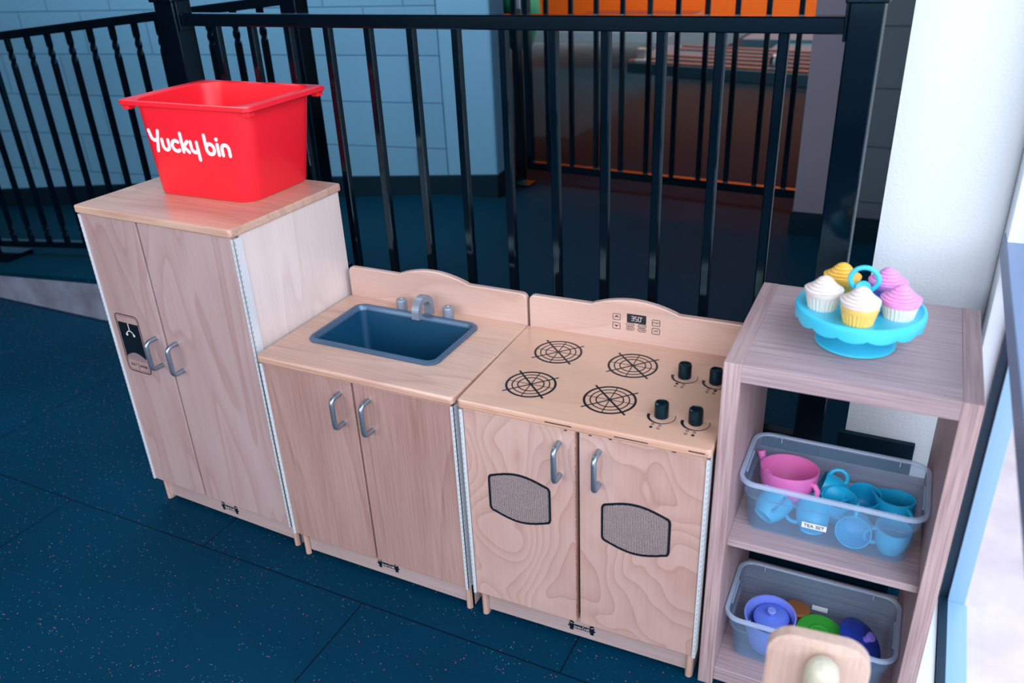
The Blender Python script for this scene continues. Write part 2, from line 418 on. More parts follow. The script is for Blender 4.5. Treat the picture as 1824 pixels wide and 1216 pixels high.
# blue block wall (local x runs to the corner at the origin)
wx = Vector((-.5128, 2.1919)); wd = Vector((.9914, .131)); ang = math.atan2(.131, .9914)
b = B(); b.box(-5.6, -.255, 0, .2, -.3, 3.2); b.mi = 1; b.box(-.255, 0, 0, .2, -.3, 3.2, .012)
o = struct(b, 'wall_back', ['blue_block', 'plain_wall'], (wx.x, wx.y, 0), ang)
b = B()
b.rings([[(x, -.010, (ramp_z(wx.x+x) if x < -.5 else ZP)-.01), (x, .0, (ramp_z(wx.x+x) if x < -.5 else ZP)-.01), (x, .0, (ramp_z(wx.x+x) if x < -.5 else ZP)+.112), (x, -.010, (ramp_z(wx.x+x) if x < -.5 else ZP)+.108)] for x in (-5.6, -4, -3, -2, -1, 0.010)])
b.box(0, .010, -.010, .2, ZP, ZP+.108)
struct(b, 'baseboard_back', 'baseboard_black', (wx.x, wx.y, 0), ang)

# grey wall end behind the fence
b = B(); b.box(.851, .99, 2.12, 2.6, ZP, 3.2, .004); b.mi = 1; b.box(.99, 1.50, 2.125, 2.6, ZP, 3.2)
struct(b, 'wall_middle', ['grey_jamb', 'grey_block'])
b = B(); b.box(.843, 1.2, 2.108, 2.12, ZP, ZP+.095); b.box(.843, .851, 2.12, 2.6, ZP, ZP+.095); struct(b, 'baseboard_middle', 'baseboard_black')
# white wall pier
b = B(); pr_ = [(1.228, 2.12), (1.228, .545), (1.432, .545)]+[(1.432+.020*math.sin(PI/2*i/8), .565-.020*math.cos(PI/2*i/8)) for i in range(1, 9)]+[(1.452, 2.12)]
b.prism(pr_, lambda x, y: Vector((x, y, 0)), lambda x, y: Vector((x, y, 3.2))); struct(b, 'wall_right', 'white_wall')
b = B(); b.box(1.215, 1.376, .532, .545, ZP, ZP+.098, .002); struct(b, 'baseboard_right', 'baseboard_black')
b = B(); b.box(1.452, 1.53, .60, 12, -.06, 3.2); struct(b, 'wall_side', 'outer_wall')
# rest of the shell
b = B(); b.box(-6.1, -6, -4.6, 12, -.1, 3.2); struct(b, 'wall_left', 'dark_wall')
b = B(); b.box(-6, -2.9, -4.7, -4.6, 0, 3.2); b.box(-2.9, 1.5, -4.7, -4.6, 0, .9); b.box(-2.9, 1.5, -4.7, -4.6, 3.0, 3.2); struct(b, 'wall_front', 'outer_wall')
b = B(); b.box(-6, 2.0, -4.6, 12, 3.2, 3.3); struct(b, 'ceiling', 'ceiling')
b = B(); b.box(-6, 1.6, 9.35, 9.5, ZP, 3.2); struct(b, 'wall_far', 'orange_wall')
b = B(); b.box(-6, 1.6, 9.33, 9.35, ZP, ZP+.05); struct(b, 'baseboard_far', 'baseboard_black')
# storefront window on the right
win = bpy.data.objects.new('window_1', None); COL.objects.link(win); win['kind'] = 'structure'
b = B(); b.box(1.452, 1.500, .470, .60, -.02, 3.2, .002); b.box(1.44, 1.483, -4.6, .455, 0, .032, .002); b.build('window_frame', 'frame_white', win)
b = B(); b.box(1.500, 1.535, .44, .62, -.05, 3.2, .002); b.box(1.500, 1.540, -4.6, .44, -.05, .040, .002); b.build('outer_frame', 'frame_blue', win)
b = B(); b.box(1.484, 1.5005, .452, .470, .033, .832); b.box(1.484, 1.5005, -4.6, .455, .0325, .040); b.build('window_gasket', 'gasket', win)
b = B(); b.box(1.450, 1.505, -4.6, .525, .832, .880, .002); b.box(1.450, 1.505, -4.6, .52, 2.9, 2.95); b.build('transom', 'frame_grey', win)
b = B(); b.box(1.4990, 1.5030, -4.6, .470, .035, .835); b.box(1.4990, 1.5030, -4.6, .470, .878, 2.9); b.build('window_pane', 'window_glass', win)
b = B(); b.box(1.540, 9, -9, 9, -.09, -.03); struct(b, 'floor_pavement', 'paving')
b = B(); b.box(6.5, 6.9, -9, 9, -.03, 3.4); struct(b, 'wall_outside', 'paving')

# ------------------------------------------------------------------ fences
def picket(x, y, z0, z1, w_=.0195, twist=False, r=None):
    b = B(); pts = []
    if not twist:
        b.box(x-w_/2, x+w_/2, y-w_/2, y+w_/2, z0, z1, .0026, 1)
        b.sm = False
    else:
        zs = []; L_ = z1-z0
        for a, e, nn in ((0, .03, 1), (.03, .085, 8), (.085, L_-.115, 1), (L_-.115, L_-.045, 8), (L_-.045, L_, 1)):
            for i in range(nn): zs.append(a+(e-a)*i/nn)
        zs.append(L_)
        rs = []
        for z in zs:
            t = min(max((z-.03)/.055, 0), 1)*PI+min(max((z-(L_-.115))/.07, 0), 1)*PI
            rs.append([(x+w_*.707*math.cos(t+PI/4+k*PI/2), y+w_*.707*math.sin(t+PI/4+k*PI/2), z0+z) for k in range(4)])
        b.rings(rs)
    return b
fence = thing('metal_fence', 'black square-bar metal fence directly behind the wooden play kitchen', 'fence', (0, .45, 0))
for px, cap in ((-.520, 1.302), (1.157, 1.297)):
    h = .033 if px < 0 else .029
    b = B(); b.box(px-h, px+h, -.031, .031, ZP, cap+.02, .003); p_ = b.build('post', 'black_metal', fence)
    b = B(); b.box(px-h-.007, px+h+.007, -.039, .039, cap, cap+.03, .003); b.box(px-h-.002, px+h+.002, -.034, .034, cap+.03, cap+.045, .006); b.build('post_cap', 'black_metal', p_)
    b = B(); b.box(px-.055, px+.055, -.040, .055, ZP, ZP+.010, .002); b.build('base_plate', 'black_metal', p_)
b = B(); b.box(-.487, 1.128, -.017, .017, 1.2435, 1.2735, .003); b.build('top_rail', 'black_metal', fence)
b = B(); b.box(-.487, 1.128, -.015, .015, .365, .392, .003); b.build('bottom_rail', 'black_metal', fence)
for sx, x in ((1, -.487), (-1, 1.128)):
    b = B(); b.box(min(x, x+sx*.006), max(x, x+sx*.006), -.024, .024, 1.232, 1.335, .0015)
    t = bmesh.new(); b.sm = True
    b.lathe([(.0001, 0), (.009, 0), (.009, .004), (.004, .008), (.0001, .008)], (x+sx*.006, 0, 1.312), 12, M=Matrix.Rotation(sx*PI/2, 3, 'Y'))
    b.build('rail_bracket', 'black_metal', fence)
for k in range(-3, 11):
    x = -.032+.1167*k
    if x > 1.12: continue
    picket(x, 0, .388, 1.246).build('picket', 'black_metal', fence)

# ramp guard with twisted pickets
ly = lambda x: 1.065+.05*(x+2.5)
zt = lambda x: 1.1033+.0875*(x+2.165)
zb = lambda x: .229+.0865*(x+2.175)
ramp = thing('ramp_railing', 'sloping black metal railing with twisted pickets along the ramp at left', 'railing')
def rail(z, th, d, x0, x1):
    b = B(); b.rings([[(x, ly(x)-d, z(x)), (x, ly(x)+d, z(x)), (x, ly(x)+d, z(x)+th), (x, ly(x)-d, z(x)+th)] for x in (x0, x1)]); return b
rail(zt, .032, .020, -3.1, -.74).build('top_rail', 'black_metal', ramp)
rail(lambda x: zb(x)-.028, .028, .016, -3.1, -.74).build('bottom_rail', 'black_metal', ramp)
for k in range(17):
    x = -2.165-.1187*5+.1187*k
    if x > -.78: continue
    picket(x, ly(x), zb(x)-.004, zt(x)+.004, .0185, True).build('picket', 'black_metal', ramp)
b = B(); x = -.713; b.box(x-.034, x+.034, ly(x)-.034, ly(x)+.034, ramp_z(x), 1.38, .004); p_ = b.build('post', 'black_metal', ramp)
b = B(); b.box(x-.055, x+.055, ly(x)-.055, ly(x)+.055, ramp_z(x), ramp_z(x)+.01, .002); b.build('base_plate', 'black_metal', p_)
x = -2.70; b = B(); b.box(x-.028, x+.028, 1.02, 1.076, ramp_z(x), 1.12, .004); p_ = b.build('post', 'black_metal', ramp)
b = B(); b.rings([[(xx, yy, ramp_z(xx)+dz) for (yy, dz) in ((.955, -.002), (1.09, -.002), (1.09, .022), (.955, .022))] for xx in (x-.06, x+.075, x+.25)]); b.build('base_plate', 'black_metal', p_)

# gate and fence across the far side of the landing
gate = thing('metal_fence', 'black metal fence of thin pickets in front of the orange wall', 'fence')
gy = lambda x: 2.40-.07*x
for k in range(10):
    x = -.347+.1243*k
    picket(x, gy(x), .385, 1.62, .0205).build('picket', 'black_metal', gate)
def grail(z0, z1):
    b = B(); b.rings([[(x, gy(x)-.016, z0), (x, gy(x)+.016, z0), (x, gy(x)+.016, z1), (x, gy(x)-.016, z1)] for x in (-.46, .862)]); return b
grail(.352, .388).build('bottom_rail', 'black_metal', gate)
grail(1.60, 1.63).build('top_rail', 'black_metal', gate)
b = B(); b.box(-.463, -.433, gy(-.45)-.018, gy(-.45)+.018, .352, 1.65, .002); b.build('gate_stile', 'black_metal', gate)
b = B(); b.box(-.520, -.490, gy(-.5)-.025, gy(-.5)+.03, ZP, 1.65, .003); p_ = b.build('post', 'black_metal', gate)
b = B(); b.box(-.528, -.44, gy(-.5)-.06, gy(-.5)+.03, ZP, ZP+.012, .002); b.box(-.520, -.505, gy(-.5)-.05, gy(-.5)-.02, ZP, ZP+.06, .004); b.build('base_plate', 'black_metal', p_)
b = B(); b.box(-.484, -.462, gy(-.5)-.035, gy(-.5)-.02, 1.09, 1.24, .003); b.build('gate_latch', 'handle_metal', gate)

# ------------------------------------------------------------------ things in the far room
b = B(); b.box(-2.75, -1.34, 7.36, 9.2, ZP, .385, .004)
st = thing('low_stage', 'low stage with brown top and pale blue edge before the orange wall', 'stage')
b.build('stage_body', 'table_side', st)
b = B(); b.box(-2.75, -1.36, 7.38, 9.2, .385, .40, .002); b.build('stage_top', 'table_top', st)
be = thing('slatted_bench', 'long low grey slatted platform behind the far fence', 'platform')
b = B(); b.rings([[(x, 5.42-.22*x, ZP), (x, 6.60-.1*x, ZP), (x, 6.60-.1*x, .355), (x, 5.42-.22*x, .355)] for x in (-1.06, 1.45)]); b.build('platform_body', 'bench_grey', be)
for i in range(6):
    y = 5.47+i*.19
    b = B(); b.rings([[(x, y-.2*x, .356), (x, y+.05-.2*x, .356), (x, y+.05-.2*x, .368), (x, y-.2*x, .368)] for x in (-1.06+(.0 if i < 2 else .5 if i == 3 else .2), 1.45)]); b.build('slat', 'bench_slat', be)
b = B(); b.box(-.99, -.92, 5.70, 5.75, .352, .46, .004); b.box(-.99, -.90, 5.64, 5.75, .352, .38, .003); b.build('bracket', 'hinge_white', be)
b = B(); b.sm = True; b.lathe([(.001, 0), (.04, .0), (.045, .03), (.03, .075), (.001, .09)], (.12, 5.72, .352), 14); b.build('knob', 'handle_metal', be)
b = B(); b.box(-.44, .9, 7.15, 8.0, ZP, .36, .004); b.box(-.1, .9, 6.75, 7.15, ZP, .33, .004)
tag(b.build('low_step', 'bench_grey'), 'low grey step between the slatted platform and the orange wall', 'step')
b = B(); b.sm = True
b.lathe([(.001, 0), (.10, .0), (.13, .03), (.15, .12), (.19, .22), (.22, .34), (.21, .46), (.16, .56), (.08, .62), (.001, .64)], (-2.62, 6.85, ZP), 24, mod=lambda r, z, a, k: (r*(1 if True else 1), z))
tag(b.build('play_cushion', 'green_pad'), 'green rounded play cushion beside the far fence post', 'cushion')

# ------------------------------------------------------------------ kitchen units
CW, HS, HF, D = .508, .5954, .885, .372
def handle(x, zc, parent):
    b = B(); b.sm = True; r = .0058; zl = .038; out = -.030; f = .012; pts = [(x, .004, zc+zl)]
    for i in range(5): a = PI/2*i/4; pts.append((x, out+f-f*math.sin(a), zc+zl-f+f*math.cos(a)))
    for i in range(5): a = PI/2*i/4; pts.append((x, out+f-f*math.cos(a), zc-zl+f-f*math.sin(a)))
    pts.append((x, .004, zc-zl)); b.tube(pts, r, 12); b.build('handle', 'handle_metal', parent)
def hinge(side, z0, z1, parent):
    b = B(); x = .0012 if side < 0 else CW-.0012
    xa, xb = (x-.0022, x+.0045) if side < 0 else (x-.0045, x+.0022)
    b.box(xa, xb, -.0012, .0035, z0, z1, .0004, 1)
    xs_ = xa if side < 0 else xb-.0012
    b.box(xs_, xs_+.0012, -.001, .026, z0, z1)
    b.mi = 1
    n = int((z1-z0)/.0125)
    for i in range(n):
        z = z0+.006+i*.0125
        b.box(x-.0004, x+.0004, -.0016, -.0009, z, z+.006)
        xo = xs_-.0003 if side < 0 else xs_+.0009
        b.box(xo, xo+.0006, .0040, .0052, z, z+.006)
    b.build('piano_hinge', ['hinge_white', 'hinge_slot'], parent)
def door(x0, x1, z0, z1, m, parent):
    b = B(); b.box(x0, x1, .002, .0185, z0, z1, .0018, 2)
    return b.build('door', m, parent)
def badge(x, z, parent):
    m = Mark((x, .0262, z), (1, 0, 0), (0, 0, 1), .0006)
    m.poly([(-.022, -.0065), (.022, -.0065), (.022, .005), (-.022, .005)])
    for sx in (-1, 1):
        m.poly([(sx*.024-.004, -.013), (sx*.024+.004, -.013), (sx*.024+.005, .006), (sx*.024-.005, .006)])
        m.disc(sx*.0245, .010, .0045); m.line(sx*.018, .001, sx*.032, -.002, .004); m.line(sx*.018, .010, sx*.030, .004, .0025)
    o = m.build('maker_badge', 'black_print', parent)
    m = Mark((x, .0262, z), (1, 0, 0), (0, 0, 1), .0009); m.text('Jonti-Craft', 0, -.0008, .0105, .82)
    for sx in (-1, 1): m.line(sx*.0225, .006, sx*.027, .0095, .0014)
    m.build('badge_lettering', 'light_print', o)
def carcass(root, H, zdt, side):
    for x0, x1 in ((.006, .022), (CW-.022, CW-.006)):
        b = B(); b.box(x0, x1, .0245, D-.004, .0, H-.019); b.build('side_panel', side, root)
    for x in (.014, CW-.014):
        b = B(); b.sm = True
        n = 12; prof = [(-.008*math.cos(PI*i/n), .0255-.0085*math.sin(PI*i/n)) for i in range(n+1)]+[(.008, .034), (-.008, .034)]
        b.sm = False
        b.rings([[(x+px, py, z) for px, py in prof] for z in (0, .078)]); b.build('foot', 'ply_foot', root)
    b = B(); b.box(.022, CW-.022, .0265, .040, .012, .092, .001); b.build('kickboard', 'ply_rail', root)
    b = B(); b.box(.022, CW-.022, D-.012, D-.004, .05, H-.019); b.box(.022, CW-.022, .03, D-.012, .078, .09); b.box(.022, CW-.022, .020, .030, .09, H-.019); b.build('back_and_gap_shade', 'inside_shade', root)  # back, bottom, and a dark sheet behind the doors painting the gap's shade

# --- refrigerator
fr = thing('play_refrigerator', 'tall wooden play refrigerator with two doors and ice dispenser print', 'play refrigerator', (-.5291, .0314, 0), -.0336)
carcass(fr, HF, .866, 'birch_side')
b = B(); b.box(-.004, CW+.002, -.006, D+.002, HF-.019, HF, .004, 3, vert_bev=.008)
b.build('top_panel', 'birch_top', fr)
Dl = door(.0065, .1970, .079, .8635, 'fridge_door', fr); Dr = door(.2035, CW-.0065, .079, .8635, 'fridge_door', fr)
handle(.166, .519, Dl); handle(.240, .519, Dr)
hinge(-1, .079, .862, Dl); hinge(1, .079, .862, Dr)
badge(.257, .040, fr)
m = Mark((0, .0020, 0), (1, 0, 0), (0, 0, 1))
x0, x1, z0, z1 = .0275, .1125, .438, .603
m.rrect(x0, z0, x1, z1, .012, .0023); m.rrect(x0+.0045, z0+.0045, x1-.0045, z1-.0045, .009, .0009)
arc = [(.0355+.069*i/14, .482+.013*math.sin(PI*i/14)) for i in range(15)]
m.poly([(.0335, .580), (.0335, .476)]+[(.0345, .478)]+arc+[(.1055, .478), (.1065, .476), (.1065, .580)][0:0]+[(.1065, .482), (.1065, .580)])
m.line(.032, .474, .108, .474, .0008); m.line(.070, .446, .070, .468, .0007)
pr = m.build('dispenser_print', 'black_print', Dl)
m = Mark((0, .0020, 0), (1, 0, 0), (0, 0, 1), .0009)
m.line(.0705, .580, .0705, .560, .003); m.ring(.0705, .545, .0115, .0145, .1*PI, .9*PI, 12); m.disc(.0575, .547, .004); m.disc(.0835, .547, .004)
m.build('dispenser_spout_print', 'light_print', pr)
m = Mark((0, .0020, 0), (1, 0, 0), (0, 0, 1), .0006); m.poly([(.036, .477)]+arc+[(.104, .477)]); m.build('dispenser_tray_print', 'grey_print', pr)
m = Mark((0, .0020, 0), (1, 0, 0), (0, 0, 1), .0006); m.text('ICE *', .052, .458, .010); m.text('WATER', .088, .457, .0095, .85); m.build('dispenser_lettering', 'black_print', pr)

# --- shared worktop unit
def backsplash(root, m):
    prof = []
    w0, w1 = .002, CW+.002; zt_, zbm = .6745, .560; r = .014
    for i in range(6): a = PI-PI/2*i/5; prof.append((w0+r+r*math.cos(a), zt_-r+r*math.sin(a)))
    # gentle dip before each side of the raised centre
    for i in range(25):
        t = i/24; x = .155+.200*t; prof.append((x, zt_+.021*math.sin(PI*t)**.85))
    for i in range(6): a = PI/2-PI/2*i/5; prof.append((w1-r+r*math.cos(a), zt_-r+r*math.sin(a)))
    prof += [(w1, zbm), (w0, zbm)]
    b = B(); n = len(prof); y0, y1 = .359, .375
    cx = (w0+w1)/2; e = .003
    def rg(y, k): return [(x+(0 if k == 0 else (-k if x > cx+.2 else k if x < cx-.2 else 0)), y, z-(k if z > .6 else 0)) for x, z in prof]
    b.rings([rg(y0, e), rg(y0+.001, e*.3), rg(y0+.003, 0), rg(y1-.003, 0), rg(y1, e)])
    return b.build('backsplash', m, root)
def ply_lines(root, y0, zc):
    b = B()
    for dz in (-.0045, .0): b.box(.004, CW-.002, y0-.0003, y0+.0005, zc+dz, zc+dz+.0012)
    for xx in (CW+.0015,):
        for dz in (-.0045, .0): b.box(xx, xx+.0008, .004, .350, zc+dz, zc+dz+.0012)
    b.build('ply_layers', 'ply_edge', root)

# --- sink
sk = thing('play_sink', 'wooden play sink cabinet with blue-grey basin and two doors', 'play sink', (0, 0, 0), 0)
carcass(sk, HS, .57, 'birch_side')
zt0, zt1 = HS-.0185, HS
cx, cy, cw, cdp = .236, .203, .334, .203
b = B(); N = 6
def ins(k, z, r): return rr(.254, .1785, CW+.006-2*k, .369-2*k, r, z, N)
R = b.rings([rr(cx, cy, cw, cdp, .022, zt0, N), ins(.002, zt0, .010), ins(0, zt0+.003, .010), ins(0, zt1-.004, .010), ins(.0012, zt1-.0012, .010), ins(.004, zt1, .010), rr(cx, cy, cw, cdp, .022, zt1, N), rr(cx, cy, cw, cdp, .022, zt0, N)], False, False)
wt = b.build('worktop', 'birch_top', sk)
ply_lines(wt, -.006, HS-.010)
bs = backsplash(sk, 'birch_back')
ba = B(); ba.sm = True
W_, Dd = .350, .219
ba.rings([rr(cx, cy, W_, Dd, .026, HS+.0002), rr(cx, cy, W_+.001, Dd+.001, .026, HS+.004), rr(cx, cy, W_-.005, Dd-.005, .025, HS+.008), rr(cx, cy, W_-.018, Dd-.018, .020, HS+.0085), rr(cx, cy, W_-.025, Dd-.025, .017, HS+.004),
          rr(cx, cy, W_-.030, Dd-.028, .016, HS-.004)], False, False)
ba.build('basin_rim', 'sink_rim', sk)
ba = B(); ba.sm = True
ba.rings([rr(cx, cy, W_-.058, Dd-.056, .016, HS-.120), rr(cx, cy, W_-.048, Dd-.046, .018, HS-.110), rr(cx, cy, W_-.0265, Dd-.0245, .016, HS-.012), rr(cx, cy, W_-.0265, Dd-.0245, .016, HS-.002),
          rr(cx, cy, W_-.029, Dd-.027, .016, HS-.002), rr(cx, cy, W_-.032, Dd-.030, .016, HS-.012), rr(cx, cy, W_-.052, Dd-.050, .018, HS-.105), rr(cx, cy, W_-.056, Dd-.054, .018, HS-.112), rr(cx, cy, W_-.066, Dd-.064, .016, HS-.116)], True, True)
bn = ba.build('basin', 'sink_basin', sk)
fa = bpy.data.objects.new('faucet', None)
b = B(); y0 = .333
cxs = .2575; n = 20
ro, ri = .036, .023; yc, zc_ = y0-.031, .024
so = [(y0+.005, 0)]+[(yc+ro*math.cos(PI*i/n), zc_+ro*math.sin(PI*i/n)) for i in range(n+1)]+[(yc-ro-.001, .012)]
si = [(y0-.011, 0)]+[(yc+ri*.9*math.cos(PI*i/n), zc_+ri*.85*math.sin(PI*i/n)) for i in range(n+1)]+[(yc-ri+.004, .010)]
for i in range(len(so)-1):
    q = [so[i], so[i+1], si[i+1], si[i]]
    b.prism(q, lambda y, z: Vector((cxs-.0095, y, HS+z)), lambda y, z: Vector((cxs+.0095, y, HS+z)))
bmesh.ops.remove_doubles(b.bm, verts=b.bm.verts, dist=1e-6)
b.build('faucet', 'faucet_grey', sk)
for kx in (.181, .3145):
    b = B(); b.sm = True; b.lathe([(.001, 0), (.0135, 0), (.0135, .026), (.0125, .029), (.011, .030), (.001, .030)], (kx, .325, HS), 24)
    kb = b.build('tap_knob', 'faucet_grey', sk)
    for f in kb.data.polygons: f.use_smooth = len(f.vertices) == 4
    m = Mark((kx, .325, HS+.030), (1, 0, 0), (0, 1, 0)); m.disc(0, .002, .003, 10); m.build('tap_dot', 'hinge_white', kb)
Dl = door(.0065, .2515, .079, .5725, 'maple_door', sk); Dr = door(.2565, CW-.0065, .079, .5725, 'maple_door', sk)
handle(.2185, .501, Dl); handle(.296, .501, Dr); hinge(-1, .079, .571, Dl); hinge(1, .079, .571, Dr)
badge(.266, .044, sk)

# --- stove
sv = thing('play_stove', 'wooden play stove with four printed burners and black knobs', 'play stove', (.5245, -.0008, 0), .0285)
carcass(sv, HS, .57, 'birch_side')
b = B(); b.box(-.003, CW+.003, -.006, .363, HS-.0185, HS, .0035, 3, vert_bev=.010)
wt = b.build('worktop', 'stove_top', sv); ply_lines(wt, -.006, HS-.010)
for xa, xb, zz in ((.19, .245, -.0045), (.33, .395, -.006), (.47, .50, -.004), (.23, .236, -.0145), (.28, .286, -.0145), (.32, .326, -.014), (.44, .448, -.013)):
    m = Mark((0, -.0061, 0), (1, 0, 0), (0, 0, 1), .0004); m.line(xa, HS+zz-.004, xb, HS+zz-.004, .0022); m.build('worn_edge_mark', 'black_print', wt)
bs = backsplash(sv, 'birch_back')
T = lambda: Mark((0, 0, HS), (1, 0, 0), (0, 1, 0), .0004)
for bx, by in ((.1145, .104), (.1150, .2565), (.2860, .1010), (.2870, .2520)):
    m = T(); m.ring(bx, by, .0486, .0534, n=48); m.ring(bx, by, .0378, .0402, n=40); m.ring(bx, by, .0260, .0284, n=36)
    def sp_(a, L_, w_): m.line(bx-L_*math.cos(a), by-L_*math.sin(a), bx+L_*math.cos(a), by+L_*math.sin(a), w_)
    sp_(-PI/4, .0632, .0040); sp_(PI/4, .0632, .0028); sp_(0, .048, .0011); sp_(PI/2, .048, .0017)
    m.build('burner_print', 'black_print', sv)
for (kx, ky, filled) in ((.401, .241, 0), (.4655, .239, 2), (.397, .077, 1), (.4625, .0765, 3)):
    m = T(); m.ring(kx, ky, .0262, .0275, -PI*1.02, PI*.13, 30, wfn=lambda t: .0012+.0052*max(0, 1-t*1.3)**1.2)
    for q, (dx, dy) in enumerate(((-.0078, -.0318), (-.0085, -.0425), (.0060, -.0325), (.0052, -.0430))):
        hit = (filled == 0 and q == 0) or (filled == 1 and q == 1) or (filled == 2 and q == 2) or (filled == 3 and q == 3)
        if hit: m.disc(kx+dx, ky+dy, .0033, 16)
        else: m.ring(kx+dx, ky+dy, .0022, .0031, n=14)
    m.build('dial_print', 'black_print', sv)
    b = B(); b.sm = True
    b.lathe([(.001, .001), (.0135, .001), (.0138, .003), (.0136, .028), (.0128, .031), (.0108, .032), (.0100, .0305), (.001, .0300)], (kx, ky, HS), 28)
    b.build('stove_knob', 'knob_black', sv)
m = Mark((0, .3592, 0), (1, 0, 0), (0, 0, 1), .0005)
zz = .004
def bt(x, z, w_, h_, r, lw=.0011): m.rrect(x-w_/2, z-h_/2, x+w_/2, z+h_/2, r, lw)
bt(.2155, .652, .017, .0145, .002); bt(.2155, .630, .017, .0145, .002)
m.poly([(.2095, .6500), (.2155, .6560), (.2215, .6500), (.2155, .6520)]); m.poly([(.2095, .6330), (.2155, .6270), (.2215, .6330), (.2155, .6310)])
m.rrect(.2395, .6425, .2835, .6635, .0015)
for x, z in ((.2475, .6375), (.2475, .6275), (.2745, .6375), (.2745, .6275)): bt(x, z, .0185, .0080, .0038, .0009)
bt(.3060, .6500, .0175, .0140, .002); bt(.3060, .6300, .0175, .0140, .002)
for tx_, x, z in (('COOK', .2475, .6375), ('BROIL', .2475, .6275), ('CLOCK', .2745, .6375), ('TIMER', .2745, .6275)): m.text(tx_, x, z-.0002, .0052, .9)
m.text('START', .3060, .6500, .0058, .85); m.text('OFF', .3060, .6300, .0062)
cp = m.build('control_print', 'black_print', bs)
m = Mark((0, .3592, 0), (1, 0, 0), (0, 0, 1), .0010)
SEG = {'3': 'abgcd', '5': 'afgcd', '0': 'abcdef'}
for ch, x in (('3', .2525), ('5', .2605), ('0', .2685)):
    a_, h_ = .0026, .0052; zc = .6530
    L_ = dict(a=(x-a_, zc+h_, x+a_, zc+h_), d=(x-a_, zc-h_, x+a_, zc-h_), g=(x-a_, zc, x+a_, zc), f=(x-a_, zc, x-a_, zc+h_), b=(x+a_, zc, x+a_, zc+h_), e=(x-a_, zc-h_, x-a_, zc), c=(x+a_, zc-h_, x+a_, zc))
    for s_ in SEG[ch]: m.line(*L_[s_], .0011)
m.ring(.2735, .6575, .0006, .0013, n=10)
m.build('oven_display_digits', 'light_print', cp)
Dl = door(.0065, .2505, .079, .5725, 'birch_door', sv); Dr = door(.2575, CW-.0065, .079, .5725, 'birch_door', sv)
handle(.2165, .502, Dl); handle(.2985, .502, Dr); hinge(-1, .079, .571, Dl); hinge(1, .079, .571, Dr)
badge(.252, .040, sv)
b = B(); b.box(.2485, .2505, .0014, .018, .082, .570); b.build('edge_banding', 'ply_edge', Dl)
for dd, ox, oz in ((Dl, .0545, 0), (Dr, .3035, -.006)):
    wd_ = .141
    def outline(k):
        pts = []; n = 14
        xl, xr = ox+k, ox+wd_-k; zc_top, ztop, zbot, zc_bot = .4265+oz-k, .4405+oz-k, .3155+oz+k, .3300+oz+k
        r = .012-k*.8
        for i in range(n+1):
            t = i/n; x = xl+r*.9+(xr-xl-1.8*r)*t; pts.append((x, zc_top+(ztop-zc_top)*math.sin(PI*t)))
        pts += [(xr-r*.45, zc_top-r*.14), (xr-r*.16, zc_top-r*.45), (xr, zc_top-r)]
        pts += [(xr, zc_bot+r), (xr-r*.16, zc_bot+r*.45), (xr-r*.45, zc_bot+r*.14)]
        for i in range(n+1):
            t = 1-i/n; x = xl+r*.9+(xr-xl-1.8*r)*t; pts.append((x, zc_bot+(zbot-zc_bot)*math.sin(PI*t)))
        pts += [(xl+r*.45, zc_bot+r*.14), (xl+r*.16, zc_bot+r*.45), (xl, zc_bot+r), (xl, zc_top-r), (xl+r*.16, zc_top-r*.45), (xl+r*.45, zc_top-r*.14)]
        return pts
    m = Mark((0, .0020, 0), (1, 0, 0), (0, 0, 1), .0006); m.poly(outline(.0020)); ow = m.build('oven_window', 'oven_grille', dd)
    m = Mark((0, .0020, 0), (1, 0, 0), (0, 0, 1), .0014); m.stroke(outline(.0024), .0048, True, True); m.build('window_border', 'black_print', ow)

# ------------------------------------------------------------------ red bin on the refrigerator
bx, by, bz, BH = -.256, .288, HF+.0005, .227
rb = thing('storage_bin', 'red plastic Yucky bin standing on top of the tall wooden refrigerator', 'storage bin', (bx, by, bz), .005)
b = B(); b.sm = True
def q(w_, d_, z, r, ox=0, oy=0): return rr(ox, oy, w_, d_, r, z, 8)
ox = .008; oy = .006
b.rings([q(.27, .20, .001, .03), q(.296, .226, .0005, .04), q(.306, .236, .006, .045), q(.345, .262, BH-.022, .05, ox, oy), q(.347, .264, BH-.014, .05, ox, oy), q(.400, .280, BH-.012, .018, ox, oy), q(.404, .284, BH-.010, .018, ox, oy),
         q(.404, .284, BH-.002, .018, ox, oy), q(.400, .280, BH, .018, ox, oy), q(.352, .268, BH, .05, ox, oy), q(.344, .260, BH-.003, .05, ox, oy), q(.338, .256, BH-.02, .048, ox, oy), q(.302, .232, .012, .045), q(.29, .22, .006, .04), q(.26, .19, .005, .03)])
b.build('bin_body', 'red_plastic', rb)
for sx in (-1, 1):
    for sy in (-1, 1):
        x = ox+sx*.178; y = oy+sy*.122
        b = B(); b.box(min(x, x+sx*.012)-.004, max(x, x+sx*.012)+.004, y-.010, y+.010, BH-.023, BH-.0115, .001); b.build('rim_tab', 'red_plastic', rb)
